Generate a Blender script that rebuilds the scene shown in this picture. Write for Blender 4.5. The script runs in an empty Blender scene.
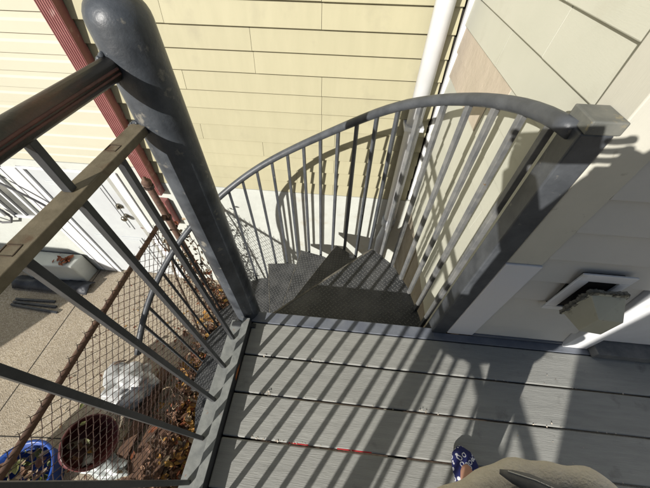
import bpy, bmesh, math, random
from mathutils import Vector, Matrix, noise
R = math.radians
random.seed(7)
sc = bpy.context.scene
col = sc.collection

# ------------------------------------------------------------------ helpers
class MB:
    def __init__(s): s.v = []; s.f = []; s.m = []
    def add(s, vs, fs, mi=0):
        o = len(s.v); s.v += [tuple(v) for v in vs]; s.f += [tuple(i + o for i in f) for f in fs]; s.m += [mi] * len(fs)
        return s
    def box(s, a, b, rot=None, piv=None, mi=0):
        x0, y0, z0 = a; x1, y1, z1 = b
        vs = [Vector(p) for p in [(x0,y0,z0),(x1,y0,z0),(x1,y1,z0),(x0,y1,z0),(x0,y0,z1),(x1,y0,z1),(x1,y1,z1),(x0,y1,z1)]]
        if rot is not None:
            c = Vector(piv) if piv is not None else (Vector(a) + Vector(b)) / 2
            vs = [rot @ (v - c) + c for v in vs]
        return s.add(vs, [(3,2,1,0),(4,5,6,7),(0,1,5,4),(1,2,6,5),(2,3,7,6),(3,0,4,7)], mi)
    def tube(s, pts, r, n=8, cap=True, mi=0, sq=False, up=None):
        pts = [Vector(p) for p in pts]; k = len(pts)
        rr = r if isinstance(r, (list, tuple)) else [r] * k
        t0 = (pts[1] - pts[0]).normalized()
        u = Vector(up) if up is not None else (Vector((0,0,1)) if abs(t0.z) < .9 else Vector((1,0,0)))
        rings = []
        for i in range(k):
            t = (pts[min(i+1,k-1)] - pts[max(i-1,0)]).normalized()
            a = t.cross(u).normalized(); b = a.cross(t).normalized()
            if up is None: u = b
            ring = []
            for j in range(n):
                an = 2 * math.pi * (j + (.5 if sq else 0)) / n
                ring.append(pts[i] + (a * math.cos(an) + b * math.sin(an)) * rr[i])
            rings.append(ring)
        vs = [p for q in rings for p in q]
        fs = [(i*n+j, i*n+(j+1)%n, (i+1)*n+(j+1)%n, (i+1)*n+j) for i in range(k-1) for j in range(n)]
        if cap: fs += [tuple(range(n-1,-1,-1)), tuple((k-1)*n+j for j in range(n))]
        return s.add(vs, fs, mi)
    def lathe(s, prof, c=(0,0,0), n=32, M=None, mi=0):
        vs = []
        for r, z in prof:
            for j in range(n):
                a = 2*math.pi*j/n; vs.append(Vector((r*math.cos(a), r*math.sin(a), z)))
        if M is not None: vs = [M @ v for v in vs]
        c = Vector(c); vs = [v + c for v in vs]; k = len(prof)
        fs = [(i*n+j, i*n+(j+1)%n, (i+1)*n+(j+1)%n, (i+1)*n+j) for i in range(k-1) for j in range(n)]
        return s.add(vs, fs, mi)
    def prism(s, poly, z0, z1, mi=0):
        n = len(poly)
        vs = [(x,y,z0) for x,y in poly] + [(x,y,z1) for x,y in poly]
        return s.add(vs, [tuple(range(n-1,-1,-1)), tuple(range(n,2*n))] + [(i,(i+1)%n,n+(i+1)%n,n+i) for i in range(n)], mi)
    def build(s, name, mats, parent=None, smooth=False, bevel=0, seg=2):
        me = bpy.data.meshes.new(name); me.from_pydata(s.v, [], s.f)
        mats = mats if isinstance(mats, (list, tuple)) else [mats]
        for m in mats: me.materials.append(m)
        if len(mats) > 1: me.polygons.foreach_set('material_index', s.m)
        if smooth: me.polygons.foreach_set('use_smooth', [True]*len(me.polygons))
        me.update()
        o = bpy.data.objects.new(name, me); col.objects.link(o)
        if smooth == 'auto':
            md = o.modifiers.new('n', 'WEIGHTED_NORMAL') if False else None
            for e in []: pass
        if bevel:
            b = o.modifiers.new('bevel', 'BEVEL'); b.width = bevel; b.segments = seg; b.limit_method = 'ANGLE'; b.angle_limit = R(40)
        if parent is not None:
            o.parent = parent
            r = parent
            off = Vector((0,0,0))
            while r is not None: off += r.location; r = r.parent
            o.location = -off
        return o

def tag(o, label=None, cat=None, group=None, kind=None):
    if label: o['label'] = label
    if cat: o['category'] = cat
    if group: o['group'] = group
    if kind: o['kind'] = kind
    return o
def thing(name, label, cat, loc=(0,0,0), group=None):
    o = bpy.data.objects.new(name, None); col.objects.link(o); o.location = loc; o.empty_display_size = .1
    return tag(o, label, cat, group)

# ------------------------------------------------------------------ materials
def mat(name, color, rough=.6, metal=0, c2=None, nscale=8, nmix=.5, ndetail=6, stretch=(1,1,1), bump=0, bscale=60, bstretch=None,
        dirt=None, dscale=3, dlo=.55, dhi=.7, spec=.5, bdist=.002, lo=.35, hi=.65, isl=0):
    m = bpy.data.materials.new(name); m.use_nodes = True; nt = m.node_tree; N = nt.nodes; L = nt.links
    b = N['Principled BSDF']; b.inputs['Roughness'].default_value = rough; b.inputs['Metallic'].default_value = metal
    b.inputs['Specular IOR Level'].default_value = spec
    tc = N.new('ShaderNodeTexCoord')
    def ns(scale, st, det=6):
        mp = N.new('ShaderNodeMapping'); mp.inputs['Scale'].default_value = st
        L.new(tc.outputs['Object'], mp.inputs['Vector'])
        n = N.new('ShaderNodeTexNoise'); n.inputs['Scale'].default_value = scale; n.inputs['Detail'].default_value = det
        n.inputs['Roughness'].default_value = .6
        L.new(mp.outputs[0], n.inputs['Vector']); return n
    def ramp(src, lo, hi):
        r = N.new('ShaderNodeMapRange'); r.inputs['From Min'].default_value = lo; r.inputs['From Max'].default_value = hi
        L.new(src, r.inputs['Value']); return r.outputs[0]
    def mix(f, a, b_):
        x = N.new('ShaderNodeMix'); x.data_type = 'RGBA'
        if hasattr(f, 'links'): L.new(f, x.inputs['Factor'])
        else: x.inputs['Factor'].default_value = f
        for i, v in ((6, a), (7, b_)):
            if hasattr(v, 'links'): L.new(v, x.inputs[i])
            else: x.inputs[i].default_value = (*v, 1)
        return x.outputs[2]
    c = None
    if c2 is not None:
        n = ns(nscale, stretch, ndetail); f = ramp(n.outputs['Fac'], lo, hi)
        c = mix(f, color, c2)
    if dirt is not None:
        n = ns(dscale, (1,1,1), 8); f = ramp(n.outputs['Fac'], dlo, dhi)
        c = mix(f, c if c is not None else color, dirt)
    if isl:
        if c is None: c = mix(0.0, color, color)
        ge = N.new('ShaderNodeNewGeometry'); mr = N.new('ShaderNodeMapRange'); mr.inputs['To Min'].default_value = 1-isl; mr.inputs['To Max'].default_value = 1+isl
        L.new(ge.outputs['Random Per Island'], mr.inputs['Value']); hs = N.new('ShaderNodeHueSaturation'); L.new(mr.outputs[0], hs.inputs['Value']); L.new(c, hs.inputs['Color']); c = hs.outputs[0]
    if c is None: b.inputs['Base Color'].default_value = (*color, 1)
    else: L.new(c, b.inputs['Base Color'])
    if bump:
        n = ns(bscale, bstretch or (1,1,1), 8)
        bp = N.new('ShaderNodeBump'); bp.inputs['Strength'].default_value = bump; bp.inputs['Distance'].default_value = bdist
        L.new(n.outputs['Fac'], bp.inputs['Height']); L.new(bp.outputs[0], b.inputs['Normal'])
    return m

M = {}
M['deck'] = mat('deck_paint', (.37,.37,.34), .62, c2=(.31,.31,.285), nscale=5, stretch=(1.2,10,1), bump=.38, bscale=22, bstretch=(1,14,2), bdist=.005, dirt=(.2,.198,.18), dscale=13, dlo=.6, dhi=.78, isl=.06)
M['nosing'] = mat('painted_metal_nosing', (.14,.155,.19), .5, c2=(.2,.215,.24), nscale=14, bump=.25, bscale=90, dirt=(.33,.32,.3), dscale=40, dlo=.68, dhi=.75)
M['steel'] = mat('blue_grey_steel_paint', (.052,.057,.064), .42, c2=(.088,.095,.104), nscale=16, bump=.3, bscale=70, dirt=(.2,.19,.17), dscale=34, dlo=.66, dhi=.72)
M['column'] = mat('column_paint', (.035,.04,.047), .4, c2=(.085,.095,.108), nscale=13, bump=.8, bscale=24, bdist=.003, dirt=(.2,.19,.165), dscale=30, dlo=.62, dhi=.7)
M['grey_steel'] = mat('worn_light_steel', (.21,.21,.2), .5, c2=(.12,.125,.13), nscale=22, bump=.3, bscale=80, dirt=(.17,.12,.07), dscale=30, dlo=.68, dhi=.74)
M['rail_brown'] = mat('worn_brown_pipe', (.03,.027,.022), .45, c2=(.085,.035,.022), nscale=26, stretch=(1,.25,1), bump=.7, bscale=60, lo=.5, hi=.66, dirt=(.06,.056,.045), dscale=12)
M['rail_tan'] = mat('tan_weathered_bar', (.13,.108,.068), .6, c2=(.19,.16,.105), nscale=40, bump=.4, bscale=90, dirt=(.1,.05,.025), dscale=16, dlo=.55, dhi=.68)
M['dark_steel'] = mat('dark_baluster_paint', (.033,.035,.037), .4, c2=(.05,.053,.057), nscale=20, bump=.3, bscale=80, dirt=(.12,.12,.12), dscale=50, dlo=.68, dhi=.72)
M['plate'] = mat('grey_foot_plate', (.3,.31,.29), .6, c2=(.2,.21,.2), nscale=30, bump=.3, dirt=(.28,.12,.06), dscale=24, dlo=.66, dhi=.72)
M['yellow'] = mat('yellow_siding', (.425,.395,.258), .55, c2=(.455,.422,.278), nscale=5, stretch=(3,1,.6), bump=.12, bscale=50, bstretch=(1,1,9), spec=.3, dirt=(.37,.34,.23), dscale=5, dlo=.57, dhi=.8, isl=.035)
M['yellow2'] = mat('pale_yellow_siding', (.56,.54,.42), .5, c2=(.59,.565,.44), nscale=3, bump=.1, bscale=50, spec=.3, isl=.02)
M['cream'] = mat('cream_siding', (.56,.56,.465), .55, c2=(.59,.585,.49), nscale=4, bump=.2, bscale=45, bstretch=(10,1,12), spec=.3, dirt=(.5,.485,.395), dscale=5, dlo=.58, dhi=.8, isl=.03)
M['cream2'] = mat('cream_siding_front', (.60,.59,.545), .55, c2=(.64,.625,.58), nscale=4, bump=.25, bscale=45, bstretch=(1,1,14), spec=.3)
M['trim'] = mat('cream_corner_board', (.58,.565,.48), .55, c2=(.64,.62,.53), nscale=6, bump=.15, bscale=60, bstretch=(8,8,1), dirt=(.42,.4,.33), dscale=30, dlo=.66, dhi=.74)
M['trim_new'] = mat('white_corner_board', (.74,.745,.76), .5, c2=(.77,.77,.785), nscale=6)  # new white board; its slight blue tint paints the cool skylight in shade
M['tan'] = mat('bare_tan_siding', (.52,.45,.35), .6, c2=(.56,.48,.38), nscale=3, bump=.6, bscale=3, bdist=.03)
M['white'] = mat('white_plastic', (.82,.83,.84), .35, c2=(.76,.77,.77), nscale=10, dirt=(.6,.58,.52), dscale=9, dlo=.62, dhi=.75)
M['foundation'] = mat('white_painted_masonry', (.6,.62,.57), .75, c2=(.54,.555,.51), nscale=5, bump=.5, bscale=22, bdist=.006, dirt=(.5,.48,.4), dscale=7, dlo=.62, dhi=.74)
M['board'] = mat('brown_weathered_skirt', (.34,.30,.23), .8, c2=(.24,.205,.155), nscale=12, stretch=(1,1,.5), bump=.6, bscale=30, dirt=(.36,.33,.27), dscale=9)
M['maroon'] = mat('faded_maroon', (.24,.085,.08), .5, c2=(.31,.125,.115), nscale=8, dirt=(.5,.33,.3), dscale=12, dlo=.6, dhi=.75)
M['rust'] = mat('rusty_pipe', (.09,.05,.035), .8, c2=(.15,.085,.055), nscale=30, bump=.5, bscale=90, dirt=(.05,.03,.025), dscale=20)
M['wire'] = mat('rusty_wire', (.04,.028,.022), .6, c2=(.08,.04,.028), nscale=10)
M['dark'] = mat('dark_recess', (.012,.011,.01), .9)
M['gap'] = mat('under_deck_dark', (.02,.018,.015), .9)
M['door'] = mat('white_door_paint', (.58,.61,.61), .45, c2=(.53,.55,.56), nscale=6)
M['brass'] = mat('worn_knob_metal', (.25,.23,.18), .3, metal=.9)
M['glass'] = mat('grey_window_glass', (.10,.105,.10), .12, c2=(.2,.2,.18), nscale=5)
M['hood'] = mat('olive_plastic_hood', (.50,.48,.36), .5, c2=(.55,.53,.41), nscale=14, dirt=(.3,.28,.2), dscale=20, dlo=.6, dhi=.7, bump=.1)
M['lint'] = mat('grey_lint', (.2,.19,.15), .95, c2=(.34,.32,.26), nscale=60, bump=1, bscale=160, bdist=.006)
M['bark'] = mat('dry_vine_bark', (.10,.065,.045), .9, c2=(.2,.15,.11), nscale=30, bump=.6)
M['leafA'] = mat('dry_leaf_orange', (.42,.24,.045), .75, c2=(.3,.13,.025), nscale=20)
M['leafB'] = mat('dry_leaf_brown', (.12,.055,.03), .8, c2=(.2,.11,.06), nscale=20)
M['leafC'] = mat('dry_leaf_pale', (.42,.33,.22), .8, c2=(.28,.2,.12), nscale=20)
M['leafD'] = mat('leaf_green', (.08,.10,.02), .6, c2=(.17,.17,.05), nscale=20)
M['leafR'] = mat('leaf_rust_red', (.17,.04,.015), .75, c2=(.28,.09,.03), nscale=20)
M['pot'] = mat('maroon_plastic', (.09,.022,.022), .4, c2=(.13,.035,.035), nscale=9, dirt=(.3,.2,.18), dscale=12, dlo=.64, dhi=.75)
M['blue'] = mat('blue_plastic', (.012,.06,.3), .4, c2=(.025,.09,.38), nscale=9)
M['bag'] = mat('white_plastic_bag', (.6,.61,.6), .35, c2=(.45,.46,.45), nscale=12, bump=.3, bscale=14, bdist=.02)
M['plank'] = mat('brown_plank', (.16,.085,.045), .75, c2=(.08,.04,.025), nscale=7, stretch=(8,1,1), bump=.5, bscale=30)
M['black'] = mat('black_tarp', (.025,.028,.035), .5, c2=(.06,.065,.075), nscale=6, bump=.8, bscale=12, bdist=.02)
M['red'] = mat('red_plastic_strip', (.45,.02,.025), .4)
M['grit'] = mat('pale_debris', (.6,.52,.42), .8)
M['cable'] = mat('grey_cable_rubber', (.12,.12,.125), .5)
M['skin'] = mat('skin', (.62,.34,.24), .5, c2=(.56,.29,.2), nscale=14, bump=.15, bscale=200, bdist=.0008)
M['suede'] = mat('grey_suede', (.15,.15,.15), .95, c2=(.2,.2,.198), nscale=60, bump=.5, bscale=300, bdist=.001)
M['fleece'] = mat('beige_fleece', (.92,.85,.72), .98, c2=(.84,.76,.62), nscale=24, bump=1, bscale=170, bdist=.006, spec=.1)
M['hair'] = mat('brown_hair', (.05,.03,.02), .5, bump=.6, bscale=90, bstretch=(8,8,1))
M['thread'] = mat('white_thread', (.8,.78,.72), .8)
M['phoneb'] = mat('phone_black', (.02,.02,.022), .2)
M['trouser'] = mat('black_cloth', (.03,.03,.035), .9)
M['concrete'] = None

def node_mat(name): 
    m = bpy.data.materials.new(name); m.use_nodes = True; return m, m.node_tree, m.node_tree.nodes['Principled BSDF']
def concrete():
    m, nt, b = node_mat('aggregate_concrete'); N = nt.nodes; L = nt.links
    tc = N.new('ShaderNodeTexCoord')
    v = N.new('ShaderNodeTexVoronoi'); v.inputs['Scale'].default_value = 105; L.new(tc.outputs['Object'], v.inputs['Vector'])
    cr = N.new('ShaderNodeValToRGB'); e = cr.color_ramp.elements
    e[0].position = 0; e[0].color = (.3,.25,.18,1); e[1].position = 1; e[1].color = (.58,.51,.41,1)
    a = e.new(.35); a.color = (.4,.33,.23,1); a = e.new(.7); a.color = (.48,.41,.30,1)
    sep = N.new('ShaderNodeSeparateColor'); L.new(v.outputs['Color'], sep.inputs[0]); L.new(sep.outputs[0], cr.inputs[0])
    n = N.new('ShaderNodeTexNoise'); n.inputs['Scale'].default_value = 2.2; n.inputs['Detail'].default_value = 8; L.new(tc.outputs['Object'], n.inputs['Vector'])
    mr = N.new('ShaderNodeMapRange'); mr.inputs['From Min'].default_value = .35; mr.inputs['From Max'].default_value = .7; mr.inputs['To Min'].default_value = .0; mr.inputs['To Max'].default_value = .55; L.new(n.outputs['Fac'], mr.inputs['Value'])
    x = N.new('ShaderNodeMix'); x.data_type = 'RGBA'; L.new(mr.outputs[0], x.inputs['Factor']); L.new(cr.outputs[0], x.inputs[6]); x.inputs[7].default_value = (.3,.25,.19,1)
    L.new(x.outputs[2], b.inputs['Base Color']); b.inputs['Roughness'].default_value = .85
    bp = N.new('ShaderNodeBump'); bp.inputs['Strength'].default_value = .7; bp.inputs['Distance'].default_value = .004; L.new(v.outputs['Distance'], bp.inputs['Height']); L.new(bp.outputs[0], b.inputs['Normal'])
    return m
M['concrete'] = concrete()
def diamond():
    m, nt, b = node_mat('diamond_plate_paint'); N = nt.nodes; L = nt.links
    tc = N.new('ShaderNodeTexCoord'); mp = N.new('ShaderNodeMapping'); mp.inputs['Rotation'].default_value = (0,0,R(45)); mp.inputs['Scale'].default_value = (52,52,52)
    L.new(tc.outputs['Object'], mp.inputs['Vector'])
    s = N.new('ShaderNodeSeparateXYZ'); L.new(mp.outputs[0], s.inputs[0])
    def mt(op, a, c=None):
        q = N.new('ShaderNodeMath'); q.operation = op
        for i, v in enumerate((a, c)):
            if v is None: continue
            if hasattr(v, 'links'): L.new(v, q.inputs[i])
            else: q.inputs[i].default_value = v
        return q.outputs[0]
    fx = mt('FLOOR', s.outputs[0]); fy = mt('FLOOR', s.outputs[1])
    ux = mt('SUBTRACT', mt('SUBTRACT', s.outputs[0], fx), .5); uy = mt('SUBTRACT', mt('SUBTRACT', s.outputs[1], fy), .5)
    par = mt('FLOORED_MODULO', mt('ADD', fx, fy), 2.0); inv = mt('SUBTRACT', 1.0, par)
    a = mt('ADD', mt('MULTIPLY', ux, par), mt('MULTIPLY', uy, inv)); c = mt('ADD', mt('MULTIPLY', uy, par), mt('MULTIPLY', ux, inv))
    d = mt('ADD', mt('POWER', mt('ABSOLUTE', mt('DIVIDE', a, .5)), 2.0), mt('POWER', mt('ABSOLUTE', mt('DIVIDE', c, .17)), 2.0))
    mr = N.new('ShaderNodeMapRange'); mr.interpolation_type = 'SMOOTHSTEP'; mr.inputs['From Min'].default_value = 1.15; mr.inputs['From Max'].default_value = .35
    L.new(d, mr.inputs['Value']); h = mr.outputs[0]
    n = N.new('ShaderNodeTexNoise'); n.inputs['Scale'].default_value = 9; n.inputs['Detail'].default_value = 8; L.new(tc.outputs['Object'], n.inputs['Vector'])
    m2 = N.new('ShaderNodeMapRange'); m2.inputs['From Min'].default_value = .42; m2.inputs['From Max'].default_value = .66; L.new(n.outputs['Fac'], m2.inputs['Value'])
    bx = N.new('ShaderNodeMix'); bx.data_type = 'RGBA'; L.new(m2.outputs[0], bx.inputs['Factor']); bx.inputs[6].default_value = (.045,.048,.052,1); bx.inputs[7].default_value = (.105,.107,.108,1)
    w = N.new('ShaderNodeMix'); w.data_type = 'RGBA'; L.new(mt('MULTIPLY', h, .6), w.inputs['Factor']); L.new(bx.outputs[2], w.inputs[6]); w.inputs[7].default_value = (.2,.2,.19,1)
    L.new(w.outputs[2], b.inputs['Base Color']); b.inputs['Roughness'].default_value = .45
    bp = N.new('ShaderNodeBump'); bp.inputs['Strength'].default_value = 1; bp.inputs['Distance'].default_value = .0022; L.new(h, bp.inputs['Height']); L.new(bp.outputs[0], b.inputs['Normal'])
    return m
M['diamond'] = diamond()
def paisley():
    m, nt, b = node_mat('navy_scroll_print_fabric'); N = nt.nodes; L = nt.links
    tc = N.new('ShaderNodeTexCoord'); v = N.new('ShaderNodeTexVoronoi'); v.inputs['Scale'].default_value = 62; v.inputs['Randomness'].default_value = .75
    L.new(tc.outputs['Object'], v.inputs['Vector'])
    cr = N.new('ShaderNodeValToRGB'); e = cr.color_ramp.elements; cr.color_ramp.interpolation = 'CONSTANT'
    e[0].position = 0; e[0].color = (.015,.02,.14,1); e[1].position = .27; e[1].color = (.75,.76,.82,1)
    a = e.new(.43); a.color = (.015,.02,.12,1)
    L.new(v.outputs['Distance'], cr.inputs[0]); L.new(cr.outputs[0], b.inputs['Base Color']); b.inputs['Roughness'].default_value = .8
    return m
M['shoe'] = paisley()

G = -1.85
# ------------------------------------------------------------------ camera
pitch, yaw, roll, F = R(50.7315), R(-4.9954), R(0.8635), 287.23
f = Vector((math.sin(yaw)*math.cos(pitch), math.cos(yaw)*math.cos(pitch), -math.sin(pitch)))
r_ = f.cross(Vector((0,0,1))).normalized(); u_ = r_.cross(f)
c_, s_ = math.cos(roll), math.sin(roll)
X = c_*r_ + s_*u_; Y = -s_*r_ + c_*u_
cam = bpy.data.cameras.new('camera'); co = bpy.data.objects.new('camera', cam); col.objects.link(co)
co.matrix_world = Matrix(((X.x,Y.x,-f.x,0),(X.y,Y.y,-f.y,0),(X.z,Y.z,-f.z,1.22),(0,0,0,1)))
cam.sensor_width = 36; cam.lens = F/650*36; cam.clip_start = .02; cam.clip_end = 500
sc.camera = co

# ------------------------------------------------------------------ setting
tag(MB().add([(-60,-60,G),(60,-60,G),(60,60,G),(-60,60,G)], [(0,1,2,3)]).build('ground', M['concrete']), kind='structure')
so2 = MB(); rs_ = random.Random(8); edge_ = [(-1.42+rs_.uniform(-.08,.08), -3+i*.15) for i in range(29)]
so2.add([(x,y,G+.004) for x,y in edge_]+[(2,y,G+.004) for x,y in edge_], [(i,29+i,29+i+1,i+1) for i in range(28)])
tag(so2.build('shaded_ground', mat('ground_shade_brown', (.05,.033,.022), .95, c2=(.09,.06,.04), nscale=30, bump=1, bscale=40, bdist=.01)), kind='structure')  # dark brown sheet added so the leaf bed reads as shaded
# pavement joint grooves: shallow dark sheets a few mm wide
jt = MB()
jt.box((-3.9,.02,G-.02), (-1.4,.027,G+.002), Matrix.Rotation(R(4),3,'Z')); jt.box((-3.02,-3,G-.02), (-3.013,1.78,G+.002))
tag(jt.build('pavement_joint', M['gap']), kind='structure')

# deck : boards along X
dk = MB()
ye = .509; y = ye; k = 0
while y > -3.2:
    y0 = y - .1375
    dk.box((-.364, y0, -.028), (1.75 + .0*k, y, random.uniform(-.0006,.0006)))
    y = y0 - .0055; k += 1
deck = dk.build('deck', M['deck'], bevel=.005, seg=3); tag(deck, kind='structure')
fr = MB()
for xx in (-.30, .25, .8, 1.35): fr.box((xx, -3.2, -.17), (xx+.04, .49, -.03))
fr.box((-.383,-3.2,-.2),(-.35,.49,-.031)); fr.box((-.383,.49,-.2),(.44,.53,-.012))
tag(fr.build('deck_framing', M['gap']), kind='structure')

# ------------------------------------------------------------------ siding helper
def siding(mb, O, U, Nn, u0, u1, z0, z1, zref, ex, seams=None, t=.011, dutch=False, mi=0, jit=.0012):
    """lap siding: U horizontal direction, Nn outward normal; courses hang at zref + k*ex"""
    O = Vector(O); U = Vector(U); Nn = Vector(Nn)
    k0 = math.floor((z0 - zref)/ex) - 1; k1 = math.ceil((z1 - zref)/ex) + 1
    rng = random.Random(int(abs(zref)*1000)+int(u1*37))
    for k in range(k0, k1):
        zb = zref + k*ex; zt = zb + ex
        if zt <= z0 + .004 or zb >= z1 - .004: continue
        cuts = [u0] + (sorted(c for c in seams(k, rng) if u0 < c < u1) if seams else []) + [u1]
        for a, b in zip(cuts[:-1], cuts[1:]):
            dz = rng.uniform(-jit, jit); dt = rng.uniform(0, .0012)
            zB = max(zb + dz, z0); zT = min(zt + .004 + dz, z1 + .002)
            if dutch: prof = [(zB,.0),(zB,t),(zB+ex*.55,t*.86),(zB+ex*.68,t*.4),(zT,t*.25),(zT,0)]
            else: prof = [(zB,.0),(zB,t+dt),(zB+.002,t+dt+.001),(zT,.0018+dt),(zT,0)]
            n = len(prof); A = [O + U*(a+.0011) + Nn*p + Vector((0,0,z)) for z, p in prof]; B = [O + U*(b-.0011) + Nn*p + Vector((0,0,z)) for z, p in prof]
            mb.add(A + B, [(i, n+i, n+i+1, i+1) for i in range(n-1)] + [tuple(range(n-1,-1,-1)), tuple(range(n,2*n)), (0,n-1,2*n-1,n)], mi)

# ------------------------------------------------------------------ yellow house (far wall, plane y = 1.8)
YW = 1.8
yh = thing('yellow_house', 'two-tone yellow clapboard house with white painted foundation, facing the deck behind the spiral stair', 'house', (-1.6, YW, G))
sm_t = {0:-.195, -1:-.195, 1:-.195, -2:-.575, 2:-.21}
def seams_y(k, rng):
    # zref .775 ; joints seen at x=-.575 on courses 0,-1,-2 and x=-.19 on the others
    out = []
    if k in (-1,-2): out += [-.575]
    if k == -3: out += [-.19]
    if k in (-5,-4): out += [-.19]
    if k >= 0: out += [-.19]
    out += [-1.1 + rng.uniform(-.1,.1)] if k % 3 == 0 else []
    if k < -5: out += [-.6 + rng.uniform(-.3,.3)] if k % 2 else [-.1]
    return out
w = MB(); siding(w, (0,YW,0), (1,0,0), (0,-1,0), -1.60, .487, -.33, 4.2, .775, .1115, seams_y, t=.022)
w.build('siding_wall', M['yellow'], yh)
w = MB(); siding(w, (0,YW,0), (1,0,0), (0,-1,0), -6.5, -1.602, -.19, 4.2, .801, .1018, lambda k, r: [-3.4+r.uniform(-.6,.6)], t=.017, dutch=True)
tag(w.build('siding_wall', M['yellow2'], yh), 'paler section of double-lap siding left of the maroon downspout')
w = MB(); w.box((-6.5,YW+.001,-.3),(1.2,YW+.3,4.2)); w.build('wall_core', M['gap'], yh)
w = MB(); w.box((-1.595,YW-.022,G),(.9,YW+.28,-.335)); w.box((-6.5,YW-.02,G),(-3.0,YW+.28,-.195)); w.box((-3.0,YW-.02,-.26),(-1.6,YW+.28,-.195)); w.box((-3.0,YW-.02,G),(-2.79,YW+.28,-.26)); w.box((-1.9,YW-.02,G),(-1.597,YW+.28,-.26))
w.build('foundation_wall', M['foundation'], yh)
# basement door set in the foundation
dx0, dx1 = -2.74, -2.03
dm = MB(); dm.box((dx0, YW-.01, G+.02), (dx1, YW+.03, -.29))
door = dm.build('door', M['door'], yh, bevel=.002)
pn = MB()
for (px0,px1) in ((dx0+.09,dx0+.32),(dx1-.32,dx1-.09)):
    for (pz0,pz1) in ((G+.14,G+.72),(G+.86,G+1.44)):
        pn.box((px0,YW-.018,pz0),(px1,YW-.0095,pz1)); pn.box((px0+.03,YW-.024,pz0+.03),(px1-.03,YW-.0175,pz1-.03))
pn.build('door_panel', M['door'], door, bevel=.006, seg=2)
kb = MB(); kb.lathe([(0,0),(.028,.002),(.028,.008),(.012,.012),(.012,.03),(.026,.036),(.03,.05),(.022,.062),(0,.066)], (dx1-.07,YW-.01,-.79), 16, Matrix.Rotation(R(90),3,'X'))
kb.build('door_knob', M['brass'], door, smooth=True)
kb = MB(); kb.lathe([(0,0),(.03,.002),(.03,.012),(.024,.02),(0,.022)], (dx1-.07,YW-.01,-.66), 16, Matrix.Rotation(R(90),3,'X')); kb.box((dx1-.074,YW-.05,-.675),(dx1-.066,YW-.03,-.645))
kb.build('deadbolt', M['brass'], door, smooth=False)
df = MB(); df.box((dx0-.05,YW-.028,G),(dx0,YW+.02,-.265)); df.box((dx1+.055,YW-.034,G),(dx1+.13,YW+.02,-.262)); df.box((dx0,YW-.028,-.288),(dx1,YW+.02,-.262))
df.build('door_frame', M['white'], yh, bevel=.002)
df = MB(); df.box((dx1,YW-.02,G),(dx1+.055,YW+.02,-.289)); df.build('door_jamb', M['grey_steel'] if False else mat('grey_jamb', (.42,.42,.38), .6, c2=(.34,.34,.31), nscale=9), yh)
# vertical trim boards left of door with dark joints
tb = MB(); tb.box((-2.99,YW-.03,G+.02),(-2.955,YW+.01,-.27)); tb.box((-2.935,YW-.034,G+.02),(-2.80,YW+.01,-.28)); tb.build('casing_board', M['white'], yh, bevel=.002)
tb = MB(); tb.box((-2.954,YW-.021,G+.02),(-2.936,YW-.0,-.27)); tb.build('casing_groove', M['dark'], yh)
# two basement windows
for (wx0,wx1) in ((-3.36,-3.04),(-3.86,-3.46)):
    wf = MB()
    for a, b in (((wx0,-.92),(wx0+.03,-.33)),((wx1-.03,-.92),(wx1,-.33)),((wx0+.03,-.36),(wx1-.03,-.33)),((wx0+.03,-.92),(wx1-.03,-.885)),((wx0+.145,-.885),(wx0+.165,-.36))):
        wf.box((a[0],YW-.045,a[1]),(b[0],YW+.0,b[1]))
    wo = wf.build('window', M['white'], yh, bevel=.002)
    MB().box((wx0+.03,YW-.026,-.885),(wx1-.03,YW-.0205,-.36)).build('pane', M['glass'], wo)
# maroon downspout : ribbed rectangular
ds = MB()
def ribbed(mb, x0, x1, yf, yb, z0, z1, n=7):
    poly = [(x0,yb),(x0,yf)]
    s = (x1-x0)/n
    for i in range(n): poly += [(x0+s*(i+.25),yf),(x0+s*(i+.35),yf-.004),(x0+s*(i+.65),yf-.004),(x0+s*(i+.75),yf)]
    poly += [(x1,yf),(x1,yb)]
    mb.prism(poly, z0, z1)
ribbed(ds, -1.645,-1.545, YW-.085, YW-.016, -.42, 4.2)
ribbed(ds, -1.635,-1.555, YW-.078, YW-.0225, -.80, -.50, 5)
tag(ds.build('downspout', M['maroon'], yh, bevel=.002), 'ribbed maroon downspout broken near its foot')
# white round drainpipe in the corner with elbow
dp = MB(); px, py = .385, 1.735
dp.tube([(px,py,4.2),(px,py,-.56)], .046, 24, cap=True)
pipe = dp.build('drainpipe', M['white'], yh, smooth=True)
dp = MB(); dp.tube([(px,py,-.50),(px,py,-.57)], .056, 24); dp.tube([(px,py,-.57),(px,py,-.62),(px-.015,py-.015,-.68),(px-.03,py-.03,-.74),(px-.03,py-.03,G)], .044, 20)
dp.build('elbow', mat('grey_drain_pipe', (.5,.52,.54), .5, c2=(.42,.44,.46), nscale=9), pipe, smooth=True)
bs = MB(); bs.box((px-.058,py-.052,.30),(px+.058,YW-.014,.325)); bs.build('pipe_strap', M['white'], pipe, bevel=.002)

# ------------------------------------------------------------------ cream house (right, corner by the deck)
XW = .511
ch = thing('cream_house', 'cream clapboard house at right with door, corner board and patched siding, standing against the deck', 'house', (.6,.56,G))
def seams_c(k, rng):
    d = {0:[1.255],-1:[1.57],1:[.98],-2:[1.02,1.70],-3:[1.34],-4:[.86,1.52],-5:[1.2]}
    return [1.80-y_ for y_ in d.get(k, [1.80-rng.uniform(.2,.9)])]
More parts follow.
